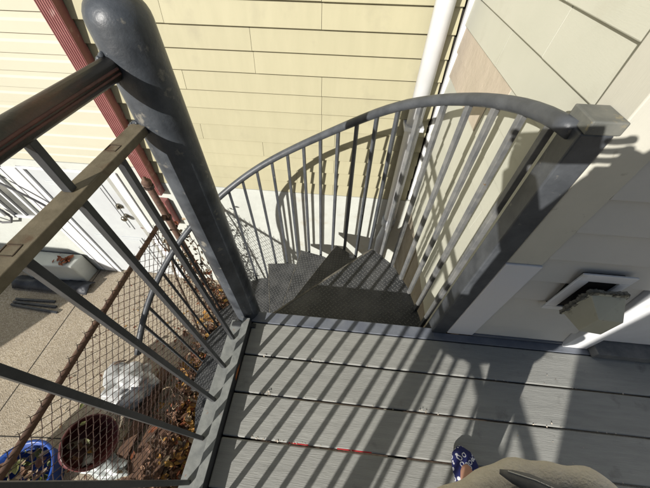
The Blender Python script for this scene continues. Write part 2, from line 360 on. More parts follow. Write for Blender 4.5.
# direction -Y so that normal faces -X : origin y=1.79 going down to .66
w = MB(); siding(w, (XW+.011,1.775,0), (0,-1,0), (-1,0,0), 0, 1.118, -.30, 4.2, .823, .1145, seams_c, t=.011, jit=.002)
w.build('siding_wall', M['cream'], ch)
w = MB(); siding(w, (0,.57,0), (1,0,0), (0,-1,0), .598, .975, .017, 4.2, .671, .1135, lambda k,r: [], t=.017)
siding(w, (0,.57,0), (1,0,0), (0,-1,0), 1.95, 6, .05, 4.2, .671, .1135, lambda k,r: [], t=.017)
tag(w.build('siding_wall', M['cream2'], ch), 'siding beside the door, mostly in shade')
w = MB(); w.box((.5225,.572,-.2),(6,1.78,4.2)); w.build('wall_core', M['gap'], ch)
w = MB(); w.box((.602,.5455,-.02),(.975,.575,.016)); w.build('base_flashing', M['nosing'], ch)
# weathered skirt below the siding
w = MB(); rr = random.Random(3); y = .6
w.box((.528,.56,G),(.56,1.82,-.02))
while y < 1.78:
    y1 = min(y + rr.uniform(.13,.26), 1.79); w.box((.516+rr.uniform(0,.007),y,G),(.53,y1-.003,-.298)); y = y1
w.build('skirt_board', M['board'], ch, bevel=.0015)
w = MB(); w.box((.497,.552,.525),(.600,.648,4.2)); w.build('corner_board', M['trim'], ch, bevel=.003)
w = MB(); w.box((.494,.546,.003),(.603,.650,.5245)); tag(w.build('corner_board', M['trim_new'], ch, bevel=.004), 'newer whiter lower piece of the corner board')
w = MB(); w.box((.497,1.756,-.30),(.53,1.785,4.2)); w.build('inside_corner_trim', M['white'], ch, bevel=.002)
w = MB(); w.box((.500,1.7855,-.30),(.53,1.80,4.2)); w.build('corner_gap', mat('corner_gap_shadow', (.10,.075,.05), .9), ch)  # brown strip colours in the shadow of the corner gap
# bare tan patch where siding has been torn away
tp = MB()
def siding_x(z):  # x of the siding face at height z
    k = math.floor((z-.823)/.1145); q = (z-.823-k*.1145)/.1145
    return XW - .0 - (.011*(1-q)+.0018*q) + .011 - .0045
ys = [1.74,1.60,1.45,1.30,1.12,1.03]; 
prev = None
for (za, zb, ya, yb) in ((.710,.8215,1.05,1.745),(.600,.709,1.17,1.745)):
    pts = []
    for z in (za, zb):
        q = (z-za)/(zb-za)
        for y_ in (yb - (.0 if z==za else .0), ya):
            pts.append((XW+.011-(.013*(1-q)+.0045*q)-.001, y_, z))
    a,b,c,d = pts
    tp.add([a,b,d,c], [(0,3,2,1)]); tp.add([(p[0]+.004,p[1],p[2]) for p in (a,b,d,c)]+[a,b,d,c], [(0,1,5,4),(1,2,6,5),(2,3,7,6),(3,0,4,7)])
tag(tp.build('siding_patch', M['tan'], ch), 'bare tan sheet where the cream siding is missing')
# door casing and door to the right
w = MB(); w.box((.977,.535,.003),(1.075,.60,2.12)); w.box((1.86,.535,.003),(1.95,.60,2.12)); w.box((1.075,.535,2.03),(1.86,.60,2.12)); w.build('door_casing', M['white'], ch, bevel=.003)
w = MB(); w.box((1.078,.56,.05),(1.857,.60,2.025)); d2 = w.build('door', M['white'], ch)
w = MB(); w.box((1.2,.555,.2),(1.73,.5595,.9)); w.box((1.2,.555,1.1),(1.73,.5595,1.85)); w.build('door_panel', M['white'], d2, bevel=.004)
w = MB(); w.lathe([(0,0),(.028,.002),(.028,.008),(.012,.012),(.012,.03),(.026,.036),(.03,.05),(.022,.062),(0,.066)], (1.79,.56,.98), 16, Matrix.Rotation(R(90),3,'X')); w.build('door_knob', M['brass'], d2, smooth=True)
w = MB(); w.box((1.078,.50,.004),(1.857,.60,.045)); w.build('door_sill', M['grey_steel'], ch, bevel=.003)
# dryer vent: white surround + hood
vs = MB(); a0,a1,b0,b1 = .717,.872,.305,.520
yv = .536
for q in (((a0,b1-.034),(a1,b1)),((a0,b0),(a1,b0+.022)),((a0,b0+.022),(a0+.036,b1-.034)),((a1-.030,b0+.022),(a1,b1-.034))):
    vs.box((q[0][0],yv,q[0][1]),(q[1][0],yv+.007,q[1][1]))
vt = vs.build('vent_surround', M['white'], ch, bevel=.002)
MB().box((a0+.018,yv+.0075,b0+.012),(a1-.016,yv+.0315,b1-.018)).build('recess_shade', M['dark'], vt)  # near-black box and duct paint the shade behind surround and hood
hd = MB()
F0 = [(.752,.345),(.853,.345),(.853,.472),(.752,.472)]; F1 = [(.772,.350),(.846,.338),(.846,.428),(.772,.434)]
yf0, yf1 = .502, .440
P0 = [(x,yf0,z) for x,z in F0]; P1 = [(x,yf1,z) for x,z in F1]; Pb = [(x+(.025 if x<.8 else -.025),yv+.007,z+(.025 if z<.4 else -.03)) for x,z in F0]
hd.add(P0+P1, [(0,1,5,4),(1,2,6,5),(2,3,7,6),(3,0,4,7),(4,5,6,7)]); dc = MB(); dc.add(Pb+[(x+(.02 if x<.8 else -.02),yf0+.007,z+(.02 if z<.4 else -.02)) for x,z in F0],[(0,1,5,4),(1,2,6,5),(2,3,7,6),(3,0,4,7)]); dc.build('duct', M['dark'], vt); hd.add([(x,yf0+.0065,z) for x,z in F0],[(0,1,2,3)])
hd.box((.748,yf0-.003,.470),(.857,yf0+.006,.478)); hd.box((.748,yf0-.003,.341),(.7525,yf0+.006,.4695)); hd.box((.8525,yf0-.003,.341),(.857,yf0+.006,.4695))
hood = hd.build('vent_hood', M['hood'], vt, bevel=.005, seg=3)
lt = MB(); rr = random.Random(5)
def lintline(p, q, n):
    for i in range(n):
        t_ = (i+rr.random())/n; c = Vector(p).lerp(Vector(q), t_); s = rr.uniform(.004,.011)
        vsx = []
        for a in range(6):
            for e in (-.6,.6):
                an = a/6*6.283; vsx.append(c + Vector((math.cos(an)*s*rr.uniform(.6,1.3), e*s*rr.uniform(.6,1.4), math.sin(an)*s*rr.uniform(.6,1.3))))
        lt.add(vsx, [(2*a,2*((a+1)%6),2*((a+1)%6)+1,2*a+1) for a in range(6)]+[(0,2,4,6,8,10),(11,9,7,5,3,1)])
lintline((.748,yf0+.004,.476),(.857,yf0+.004,.476),34); lintline((.750,yf0+.004,.345),(.750,yf0+.004,.474),34); lintline((.855,yf0+.004,.42),(.855,yf0+.004,.474),8)
lt.build('lint', M['lint'], vt, smooth=True)

# ------------------------------------------------------------------ metal nosing strip on deck edge
ns = MB(); ns.box((-.372,.512,-.02),(.432,.562,.003)); ns.box((.432,.512,-.02),(1.95,.5445,.0025)); ns.box((-.34,.558,-.10),(.432,.562,-.02)); 
no = ns.build('deck_nosing', M['nosing'], bevel=.0015); tag(no, 'blue-grey metal nosing strip along the deck edge at the head of the stair', 'nosing')
# ------------------------------------------------------------------ spiral stair
CX, CY, RO = -.39, .549, .80
KX, KY, KR = -.401, .562, .0525
stair = thing('spiral_staircase', 'blue-grey steel spiral staircase with diamond plate treads winding down from the deck', 'staircase', (CX,CY,G))
H0 = -G
def P(th, r, z): return (CX + r*math.cos(R(th)), CY + r*math.sin(R(th)), z)
cl = MB(); prof = [(KR,G),(KR,1.08)]
for i in range(1,9): a = i/8*math.pi/2; prof.append((max(KR*math.cos(a),.0004),1.08+.046*math.sin(a)))
cl.lathe(prof, (KX,KY,0), 48)
cl.build('column', M['column'], stair, smooth=True)
cl = MB(); cl.box((CX-.062,CY-.066,-.004),(CX+.045,CY-.046,.006)); cl.build('base_lug', M['dark_steel'], stair, bevel=.002)
TH1, ST, RISE = 43.0, 20.3, .195
def tz(k): return -.14 - RISE*(k-1)
# landing tread
lp = [(CX+.03, .5625), (CX+.835,.5625)] + [(CX+RO*1.035*math.cos(R(t)), CY+RO*1.035*math.sin(R(t))) for t in (9.5,21.5,32.5)] + [(CX+RO*1.0*math.cos(R(43.5)), CY+RO*1.0*math.sin(R(43.5))), (CX+.036,CY+.036)]
lm = MB(); lm.prism(lp, tz(1)-.006, tz(1))
lm.box((CX+.04,.565,tz(1)-.05),(CX+.83,.571,tz(1)-.006))
ld = lm.build('landing_tread', M['diamond'], stair)
# worn edge of landing
def edge(th, z, r0=.06, r1=RO):
    e = MB(); e.tube([P(th,r0,z-.001), P(th,r1,z-.001)], .0028, 6); e.tube([P(th,r0,z-.022), P(th,r1,z-.022)], .018, 4, sq=True)
    return e
e = edge(43.4, tz(1)); e.build('tread_lip', M['plate'] if False else mat('worn_tread_edge', (.22,.2,.16), .5, c2=(.08,.078,.07), nscale=22), ld)
lipm = bpy.data.materials['worn_tread_edge']
# one tread, in column-local coordinates spanning angle 0..ST (+ overlap under the one above)
def tread_mb():
    t = MB(); a0, a1 = -5.5, ST
    n = 2
    outer = [(RO*math.cos(R(a0+(a1-a0)*i/n))*1.0, RO*math.sin(R(a0+(a1-a0)*i/n))) for i in range(n+1)]
    inner = [(.039*math.cos(R(a1)), .039*math.sin(R(a1))), (.039*math.cos(R(a0)), .039*math.sin(R(a0)))]
    poly = [inner[1]] + outer + [inner[0]]
    t.prism(poly, -.005, 0)
    # folded flanges along both straight edges and the outer end
    def fl(p, q, h=.032, w=.004):
        p = Vector((*p,0)); q = Vector((*q,0)); d = (q-p).normalized(); nn = Vector((0,0,1)).cross(d)*w
        t.add([p,q,q+nn,p+nn,p+Vector((0,0,-h)),q+Vector((0,0,-h)),q+nn+Vector((0,0,-h)),p+nn+Vector((0,0,-h))], [(0,1,5,4),(1,2,6,5),(2,3,7,6),(3,0,4,7),(4,5,6,7)])
    fl(outer[-1], inner[0]); fl(outer[0], outer[1]); fl(outer[1], outer[2])
    return t
NT = 9
proto = None
for k in range(2, NT+1):
    th = TH1 + ST*(k-2)
    if proto is None:
        me = MB(); t = tread_mb(); o = t.build('tread', M['diamond']); proto = o
        l = MB(); l.tube([(math.cos(R(ST))*.05, math.sin(R(ST))*.05, -.001), (RO*math.cos(R(ST)), RO*math.sin(R(ST)), -.001)], .0026, 6)
        lo = l.build('tread_lip', lipm); lo.parent = o; lip0 = lo
        hb = MB(); hb.lathe([(.048,-.05),(.062,-.05),(.062,-.006),(.048,-.006)], (0,0,0), 24); hb0 = hb.build('hub_collar', M['steel'], None, smooth=False); hb0.parent = o
    else:
        o = proto.copy(); col.objects.link(o)
        l2 = lip0.copy(); col.objects.link(l2); l2.parent = o
        h2 = hb0.copy(); col.objects.link(h2); h2.parent = o
    o.parent = stair; o.location = (0,0,tz(k)+H0); o.rotation_euler = (0,0,R(th))
# handrail
tab = [(-2,.938),(2.7,.933),(9.1,.917),(18.5,.879),(28.6,.823),(36.9,.77),(45.7,.705),(52,.647),(60.2,.565),(66,.505),(81,.362),(98.6,.205),(117,.03)]
def zr(th):
    if th >= 117: return .03 - .0096*(th-117)
    for (a,za),(b,zb) in zip(tab[:-1],tab[1:]):
        if th <= b: return za + (zb-za)*(th-a)/(b-a)
ths = [1.5 + i*3.0 for i in range(70)]
# smooth the height table a little
def zs(th): return sum(zr(min(max(th+d,-2),400)) for d in (-6,-3,0,3,6))/5
RR = .82
pts = [P(th, RR, zs(th)) for th in ths if th < 187]
hr = MB(); hr.tube(pts, .0185, 14); hr.build('handrail', M['steel'], stair, smooth=True)
# balusters (three per tread)
bt = None
for i in range(28):
    th = 5.6 + 6.72*i
    if th > 184: break
    k = 1 if th < TH1+1 else 2 + int((th - TH1 - 1)//ST)
    ztop = zs(th) - .014; zbot = tz(k) - .055 if k > 1 else tz(1) - .06
    zbot = max(zbot, G+.01)
    m_ = M['grey_steel'] if i < 6 else M['steel']
    b = MB(); c = Vector(P(th, RR, 0)); rot = Matrix.Rotation(R(th),3,'Z')
    hw = .0085 if i < 6 else .0078
    b.box((c.x-hw,c.y-hw,zbot),(c.x+hw,c.y+hw,ztop), rot, (c.x,c.y,0))
    b.box((c.x-.02,c.y-.006,zbot+.028),(c.x-.0087,c.y+.006,zbot+.04), rot, (c.x,c.y,0))
    b.build('baluster', m_, stair, bevel=.0015)
# head post with flat cap
ps = MB(); ps.box((.430,.545,-.17),(.492,.607,.939)); ps.build('head_post', M['steel'], stair, bevel=.004)
cp = MB(); cp.box((.432,.540,.9395),(.497,.612,.966)); cp.build('post_cap', mat('weathered_cap', (.19,.19,.165), .6, c2=(.12,.125,.115), nscale=22, bump=.4, dirt=(.34,.29,.18), dscale=30, dlo=.58, dhi=.68), stair, bevel=.003)

# ------------------------------------------------------------------ deck railing on the left
RX = -.432
rail = thing('deck_railing', 'dark metal deck railing with rusty round top rail at left', 'railing', (RX,-.9,0))
t = MB(); t.tube([(RX,-1.88,1.022),(RX,-.9,1.022),(RX,.3,1.022),(RX+.010,.53,1.022)], .0195, 20)
t.build('top_rail', M['rail_brown'], rail, smooth=True)
t = MB(); t.tube([(RX+.0187,-1.88,1.0265),(RX+.0187,.3,1.0265),(RX+.028,.505,1.0265)], .0027, 6); t.tube([(RX+.0195,-1.88,1.0195),(RX+.0195,.3,1.0195),(RX+.029,.505,1.0195)], .0022, 6); t.build('rail_seam', mat('rust_seam', (.16,.06,.045), .6, c2=(.08,.035,.03), nscale=30), rail, bevel=.001)
t = MB(); t.box((RX-.014,-1.88,.903),(RX+.021,.523,.919)); mr_ = t.build('middle_rail', M['rail_tan'], rail, bevel=.0015)
t = MB(); t.box((-.460,-1.9,-.014),(-.399,.512,-.004)); t.build('foot_plate', M['plate'], rail, bevel=.001)
t = MB(); t.box((-.393,-1.9,-.03),(-.3655,.505,.0485)); br_ = t.build('bottom_rail', M['dark_steel'], rail, bevel=.001); MB().box((-.3935,-1.9,.0487),(-.365,.505,.052)).build('lit_top_strip', M['plate'], br_, bevel=.001)  # pale strip paints the sunlit top, dark rail its shaded side
ysb = [.43,.312,.190,.068,-.052,-.17,-.29,-.41,-.53,-.65,-.76,-.985,-1.08,-1.2,-1.32,-1.44,-1.56,-1.68,-1.80]
b0 = None
for i, y in enumerate(ysb):
    tall = (i % 5 == 1)
    b = MB(); b.box((RX-.0075,y-.0065,-.003),(RX+.0075,y+.0065,.9025)); 
    if tall: b.box((RX-.0075,y-.0065,.9195),(RX+.0075,y+.0065,1.01))
    if b0 is None or tall: o = b.build('baluster', M['dark_steel'], rail, bevel=.001); 
    if b0 is None: b0 = o; y00 = y
    elif not tall:
        o = b0.copy(); col.objects.link(o); o.location = b0.location + Vector((0,y-y00,0))
    if not tall:
        w_ = MB(); a = Matrix.Rotation(R(random.uniform(-6,6)),3,'Z'); cc = (RX,y,.919); [w_.box(p0, p1, a, cc) for p0, p1 in (((RX-.011,y-.010,.9186),(RX+.011,y-.0085,.9198)),((RX-.011,y+.0085,.9186),(RX+.011,y+.010,.9198)),((RX-.0115,y-.0084,.9186),(RX-.010,y+.0084,.9198)),((RX+.010,y-.0084,.9186),(RX+.0115,y+.0084,.9198)))]; w_.build('weld_mark', mat('weld_rust%d'%i, (.09,.06,.035), .8, c2=(.05,.035,.02), nscale=40), mr_)
rw = random.Random(21)
for (cx_,cy_,cz_,rr_,m2) in ((RX+.012,.518,1.022,.023,9),(RX+.004,.521,.911,.021,7)):
    t = MB()
    for i in range(m2*4):
        a = i/(m2*4)*6.283; c_l = Vector((cx_+rr_*math.cos(a), cy_+rw.uniform(-.003,.002), cz_+rr_*math.sin(a)*(1 if m2 == 9 else .45)))
        t.lathe([(.0002,-.005),(.004,-.003),(.0055,0),(.004,.003),(.0002,.005)], c_l, 7, Matrix.Rotation(rw.uniform(0,3),3,'X'))
    t.build('weld_bead', M['column'], rail, smooth=True)
t = MB(); t.tube([(RX,-.885,-.003),(RX,-.885,1.12)], .036, 24); t.build('post', M['column'], rail, smooth=True)

# board screen and shed box, added out of frame to cast far shadows
pvs = thing('deck_shade_screen', 'tall grey board screen added unseen behind the photographer to shade the deck', 'screen', (-.43,-3,0))
t = MB(); y = -3.2
while y < -1.93: t.box((-.45,y,.0),(-.425,y+.13,2.3)); y += .135
t.build('board_panel', M['board'], pvs, bevel=.003)
t = MB(); t.box((-.47,-1.98,-.1),(-.41,-1.92,2.35)); t.build('post', M['board'], pvs, bevel=.003)
sh = thing('shade_shed', 'low brown timber shed added out of view to shade the left of the yard', 'shed', (-5.6,-2.2,G))
MB().box((-6.6,-1.98,G),(-5.18,-1.42,G+2.10)).build('wall', M['plank'], sh)
MB().prism([(-6.64,-2.02),(-5.14,-2.02),(-5.14,-1.38),(-6.64,-1.38)], G+2.101, G+2.18).build('roof', M['black'], sh, bevel=.01)

# ------------------------------------------------------------------ chain-link fence (plane x = -1.35)
FX, FT = -1.35, -.345
cf = thing('chain_link_fence', 'sagging rusty chain-link fence with pipe top rail beside the stair foot', 'fence', (FX,.2,G))
fm = MB(); d = .033; fy0, fy1 = -1.3, 1.40; nst = int((fy1-fy0)/d)
nz = int((FT - G + .03)/d)
def wob(y, z): return noise.noise(Vector((y*1.7, z*1.7, 3.1)))*.005, noise.noise(Vector((y*2.3, z*2.1, 9.1)))*.005
for i in range(nst):
    pts = []
    for j in range(nz+1):
        z = FT+.035 - j*d; y = fy0 + (i + ((i+j) % 2))*d
        wx, wy = wob(y, z)
        pts.append((FX + .006 + wx + (.0022 if (j % 2) else -.0022), y + wy, z + wy*.6))
    fm.tube(pts, .0026, 4, cap=False)
    a = Vector(pts[0]); fm.tube([a+Vector((0,-.005,.018)), a, a+Vector((.002,.005,.018))], .0015, 4, cap=False)
fm.build('wire_mesh', M['wire'], cf)
t = MB(); t.tube([(FX,-1.4,FT),(FX+.004,-.2,FT-.005),(FX,.6,FT),(FX,1.41,FT+.003)], .0165, 14); t.build('top_rail', M['rust'], cf, smooth=True)
def fpost(y, zt):
    t = MB(); t.tube([(FX,y,G),(FX,y,zt)], .024, 14); o = t.build('post', M['rust'], cf, smooth=True)
    t = MB(); t.lathe([(.032,zt-.02),(.034,zt),(.026,zt+.014),(.012,zt+.024),(.014,zt+.034),(.0005,zt+.045)], (FX,y,0), 14); t.build('finial', M['rust'], o, smooth=True)
    for dz in (-.05,-.35): 
        t = MB(); t.lathe([(.029,zt+dz),(.034,zt+dz),(.034,zt+dz+.02),(.029,zt+dz+.02)], (FX,y,0), 14); t.build('tension_band', M['wire'], o)
fpost(1.435, -.035); fpost(-1.3, -.30)

# leaves
def leaf(mb, c, s, rot, mi=0, curl=.3):
    w = s*.5
    base = [(-s,0,0),(-s*.35,-w,curl*w),(s*.3,-w*.85,curl*w),(s,0,s*.18),(s*.3,w*.85,curl*w),(-s*.35,w,curl*w),(0,0,0)]
    vs = [Vector(c) + rot @ Vector(p) for p in base]
    mb.add(vs, [(0,1,6),(1,2,6),(2,3,6),(3,4,6),(4,5,6),(5,0,6)], mi)
def rrot(rg, tilt=.6):
    return Matrix.Rotation(rg.uniform(0,6.28),3,'Z') @ Matrix.Rotation(rg.uniform(-tilt,tilt),3,'X') @ Matrix.Rotation(rg.uniform(-tilt,tilt),3,'Y')
rg = random.Random(11)
lv = MB()
LM = [M['leafA'],M['leafB'],M['leafC'],M['leafR'],M['bark']]
for i in range(3600):
    y = rg.uniform(-.9,1.7); x = rg.gauss(-1.14,.17)
    if x > -.45 or x < -1.75: continue
    if y > .7 and rg.random() < .25: continue
    leaf(lv, (x,y,G+rg.uniform(.004,.075)), rg.uniform(.014,.05), rrot(rg), rg.choices((0,1,2,3,4),(5,10,2,2,3))[0])
for i in range(700):   # thin scatter over the paving and along the fence line
    y = rg.uniform(-.6,1.75); x = rg.gauss(-1.55,.2) if rg.random() < .75 else rg.uniform(-2.6,-1.2)
    leaf(lv, (x,y,G+rg.uniform(.003,.02)), rg.uniform(.006,.022), rrot(rg,.4), rg.choices((0,1,2,3,4),(3,7,3,4,5))[0])
tag(lv.build('leaf_litter', LM), 'drift of dry orange and brown leaves on the ground beside the fence', 'leaves', kind='stuff')

# dead vine on the fence
dv = thing('dead_vine', 'tangled dead vine with shrivelled brown leaves clinging to the fence and its corner post', 'vine', (FX,1.3,G))
st = MB(); lf = MB()
for i in range(40):
    corner = i < 22
    y = rg.gauss(1.38,.05) if corner else rg.uniform(-.7,1.0); x = FX + rg.uniform(-.03,.05)
    z = G; pts = []
    zt = rg.uniform(-1.1,-.3) if corner else rg.uniform(-1.7,-1.3)
    while z < zt:
        pts.append((x,min(y,1.6),z)); z += rg.uniform(.05,.09); y += rg.uniform(-.03,.03); x += rg.uniform(-.03,.03); x = min(max(x,FX-.1),FX+.16)
        if rg.random() < (.85 if corner else .45):
            leaf(lf, (x+rg.uniform(-.03,.03),min(y,1.6)+rg.uniform(-.03,.03),z), rg.uniform(.012,.03), rrot(rg,1.5), rg.choices((0,1,2),(2,6,4))[0], .5)
    if len(pts) > 2: st.tube(pts, rg.uniform(.0018,.0045), 5)
# thicker branch lying in the mesh and along the top rail
st.tube([(FX+.03,.95,G+.1),(FX+.03,1.05,-1.3),(FX+.02,1.16,-.8),(FX+.02,1.3,-.45),(FX,1.38,-.2)], [.012,.011,.01,.008,.005], 7)
st.build('stems', M['bark'], dv); lf.build('leaves', [M['leafR'],M['leafB'],M['leafC']], dv)
# corner scraps: a few yellow-green leaves by the rail
gv = MB()
for c in ((-1.62,.13,-1.05),(-1.58,.04,-1.12),(-1.66,.22,-1.0)): leaf(gv, c, .022, rrot(rg,.5), 0)

# plank lying on the ground
pk = MB(); pk.box((-.045,-.42,0),(.045,.42,.035)); pk = MB().box((-1.70,-.12,G+.05),(-1.60,.72,G+.085), Matrix.Rotation(R(-6),3,'Z') @ Matrix.Rotation(R(3),3,'X'))
tag(pk.build('plank', M['plank'], bevel=.003), 'long brown weathered plank lying on the leaves behind the fence', 'plank')
pk = MB().box((-1.60,-.28,G+.02),(-1.30,.22,G+.045), Matrix.Rotation(R(-8),3,'Z'))
tag(pk.build('plywood_sheet', M['plank'], bevel=.002), 'reddish brown sheet of old board half buried in leaves', 'board')
# maroon pot lying tipped, mouth toward the deck
def tilt(ax, deg): return Matrix.Rotation(R(deg),3,ax)
Mp = tilt('Z',20) @ tilt('Y',48)
pot = thing('maroon_tub', 'maroon plastic tub tipped on its side with rubbish inside, beside the white bag', 'tub', (-1.95,.0,G))
t = MB(); t.lathe([(.0,.006),(.13,.006),(.15,.10),(.178,.235),(.184,.24),(.192,.24),(.195,.225),(.185,.215),(.157,.10),(.137,0),(0,0)], (-1.99,-.01,G+.165), 36, Mp)
t.build('bowl', M['pot'], pot, smooth=True)
rt = MB(); 
for i in range(16):
    q = Mp @ Vector((rg.uniform(-.09,.09),rg.uniform(-.09,.09),rg.uniform(.03,.11))) + Vector((-1.99,-.01,G+.165))
    leaf(rt, q, rg.uniform(.02,.045), rrot(rg,1), rg.choice((0,1,1,2)))
tag(rt.build('dead_leaves', [M['leafA'],M['leafB'],M['leafC']]), 'few dead leaves lying inside the maroon tub', 'leaves', kind='stuff')
cpx = MB(); q = Mp @ Vector((.06,-.06,.03)) + Vector((-1.99,-.01,G+.165)); cpx.lathe([(0,0),(.03,0),(.042,.1),(.04,.1),(.028,.004),(0,.004)], q, 18, Mp @ tilt('X',60)); tag(cpx.build('paper_cup', M['bag'], smooth=True), 'white paper cup lying in the maroon tub', 'cup')
q = Mp @ Vector((-.05,.03,.05)) + Vector((-1.99,-.01,G+.165)); tag(MB().box((q.x-.05,q.y-.02,q.z-.01),(q.x+.05,q.y+.02,q.z+.01), tilt('Z',35)@tilt('Y',30)).build('wood_offcut', M['board'], bevel=.002), 'grey wood offcut lying in the maroon tub', 'wood')
# white bag
def blob(name, c, s, m, seed, amp=.35, sub=5, label='', cat=''):
    bm = bmesh.new(); bmesh.ops.create_icosphere(bm, subdivisions=sub, radius=1)
    for v in bm.verts:
        p = v.co.copy(); n1 = noise.noise(p*1.6+Vector((seed,0,0))); n2 = abs(noise.noise(p*2.8+Vector((0,seed,0)))); n3 = abs(noise.noise(p*10+Vector((0,0,seed))))
        v.co = p*(1 + amp*n1 - amp*.4*n2 - amp*.06*n3)
        v.co = Vector((v.co.x*s[0], v.co.y*s[1], max(v.co.z*s[2], -s[2]*.75)))
    me = bpy.data.meshes.new(name); bm.to_mesh(me); bm.free(); me.materials.append(m); me.polygons.foreach_set('use_smooth',[True]*len(me.polygons))
    o = bpy.data.objects.new(name, me); o.location = c; col.objects.link(o); tag(o, label, cat); return o
blob('plastic_bag', (-1.86,.50,G+.12), (.24,.20,.15), M['bag'], 3.3, .55, 5, 'bulging white plastic rubbish bag on the paving behind the fence', 'bag')
blob('plastic_sheet', (-1.80,-.10,G+.05), (.20,.08,.05), mat('clear_sheet', (.5,.54,.52), .3, c2=(.35,.38,.36), nscale=12), 7.7, .5, 4, 'pale crumpled plastic sheet lying below the maroon tub', 'plastic sheet')
br = MB(); br.tube([(-2.18,.58,G+.01),(-2.12,.62,G+.14),(-2.05,.66,G+.2),(-1.98,.70,G+.18)], [.02,.016,.012,.006], 7); tag(br.build('dead_branch', M['bark'], smooth=True), 'dark brown broken branch sticking up beside the white bag', 'branch')
# blue tub
bl = thing('blue_tub', 'blue plastic tub full of green-brown leaves at the foot of the fence', 'tub', (-2.4,-.25,G))
t = MB(); t.lathe([(0,.01),(.2,.01),(.235,.2),(.25,.205),(.262,.2),(.25,.19),(.215,.0),(0,0)], (-2.33,-.24,G), 36); t.build('bowl', M['blue'], bl, smooth=True)
t = MB()
for i in range(150):
    a = rg.uniform(0,6.28); r = .2*math.sqrt(rg.random()); leaf(t, (-2.33+r*math.cos(a),-.24+r*math.sin(a),G+rg.uniform(.1,.2)), rg.uniform(.02,.045), rrot(rg,1), rg.choices((0,1,2),(5,4,3))[0])
tag(t.build('tub_leaves', [M['leafD'],M['leafB'],M['leafC']]), 'green and brown leaves filling the blue tub', 'leaves', kind='stuff')
gv.f and tag(gv.build('green_leaf', M['leafD']), 'yellow-green leaves caught in the fence wire above the maroon tub', 'leaves', kind='stuff')

sb = thing('shade_shrub', 'low dense evergreen shrub added out of view below the deck railing to shade the leaf drift', 'shrub', (-1.5,-1.05,G))  # shrub added out of view for its shade on the leaves
t = MB(); t2 = MB(); rs = random.Random(9)
for i in range(26):
    a = rs.uniform(0,6.28); r = rs.uniform(.05,.5); e_ = Vector((-1.5+r*math.cos(a), -1.05+r*.75*math.sin(a), G+rs.uniform(.35,.85)))
    s0 = Vector((-1.5,-1.05,G)); t2.tube([s0, s0.lerp(e_,.5)+Vector((0,0,.08)), e_], [.012,.007,.003], 5)
    for k_ in range(70): leaf(t, e_ + Vector((rs.gauss(0,.09),rs.gauss(0,.08),rs.gauss(0,.09))), rs.uniform(.015,.035), rrot(rs,1.4), 0)
t2.build('stems', M['bark'], sb); t.build('foliage', M['leafD'], sb)
# black tarp pile, red scrap, stone step, cable at the foot of the yellow house
tag(MB().prism([(-3.75,1.55),(-3.06,1.58),(-3.04,1.765),(-3.75,1.765)], G, -1.52).build('stone_step', M['foundation'], bevel=.015), 'low white painted block against the foundation left of the basement door', 'block')
tar = MB(); n = 26
for j in range(6):
    for i in range(n):
        x = -3.9 + i*.038; y = 1.40 + j*.036
        tar.v.append((x, y, G+.03 + .07*math.sin(j/5*math.pi)*(.7+.5*noise.noise(Vector((x*5,y*9,1)))) + .02*noise.noise(Vector((x*14,y*14,4)))))
for j in range(5):
    for i in range(n-1): tar.f.append((j*n+i, j*n+i+1, (j+1)*n+i+1, (j+1)*n+i)); tar.m.append(0)
to = tar.build('tarpaulin', M['black'], smooth=True); sd = to.modifiers.new('s','SOLIDIFY'); sd.thickness = .012
tag(to, 'crumpled black tarpaulin lying along the base of the white foundation', 'tarpaulin')
for i in range(3):
    tag(MB().box((-3.75,1.17+i*.05,G+.004),(-3.15-.06*i,1.195+i*.05,G+.022), tilt('Z',-4+3*i)).build('slat', M['black'], bevel=.002), ['dark slat lying nearest the deck beside the black tarpaulin','middle dark slat of three beside the black tarpaulin','dark slat touching the black tarpaulin'][i], 'slat', 'dark slats by the tarpaulin')
rl = MB()
for i in range(26): leaf(rl, (-3.20+rg.gauss(0,.06),1.66+rg.gauss(0,.03),-1.515+rg.uniform(.0,.03)), rg.uniform(.02,.045), rrot(rg,.8), 0)
tag(rl.build('red_leaves', M['leafR']), 'heap of rust-red dry leaves on the white block', 'leaves', kind='stuff')
cb = MB(); pts = []
for i in range(25):
    q = i/24; x = -3.35 + .62*q; z = -.30 - .12*q*q - .62*max(0,q-.35)**1.3; y = YW-.06-.03*math.sin(q*3.14)
    if q > .7: x = -3.35 + .62*.7 + .14*math.sin((q-.7)*6); z -= .25*(q-.7)
    pts.append((x,y,z))
cb.tube(pts, .011, 8)
pts = [(-3.5+.16*math.cos(a/10*6.28*1.2)*(1), YW-.07, -.86+.13*math.sin(a/10*6.28*1.2)) for a in range(11)]
cb.tube(pts, .011, 8)
tag(cb.build('cable', M['cable'], smooth=True), 'thick grey cable looping down the white foundation past the basement windows', 'cable')

# debris on the deck
db = MB(); rg = random.Random(2)
for (x,y,n) in ((-.075,.372,3),(-.24,.230,9),(.36,.2295,6),(-.28,.372,2),(.62,.0875,2)):
    for i in range(n): leaf(db, (x+rg.gauss(0,.012),y+rg.gauss(0,.004),.003+rg.random()*.003), rg.uniform(.002,.0055), rrot(rg,.5), 0)
for i in range(30): leaf(db, (-.26+rg.random()*.2,.0875+rg.gauss(0,.002),.001), rg.uniform(.0015,.0035), rrot(rg,.5), 0)
for i in range(50):
    x = rg.uniform(-.3,1.2); y = rg.choice((.3715,.229,.0865))+rg.gauss(0,.002); leaf(db, (x,y,.001), rg.uniform(.0015,.004), rrot(rg,.5), 0)
for i in range(9): leaf(db, (rg.uniform(.5,1.2),rg.uniform(.1,.45),.002), rg.uniform(.002,.004), rrot(rg,.5), 0)
tag(db.build('leaf_fragments', M['grit']), 'pale leaf fragments and grit in the gaps between the deck boards', 'debris', kind='stuff')
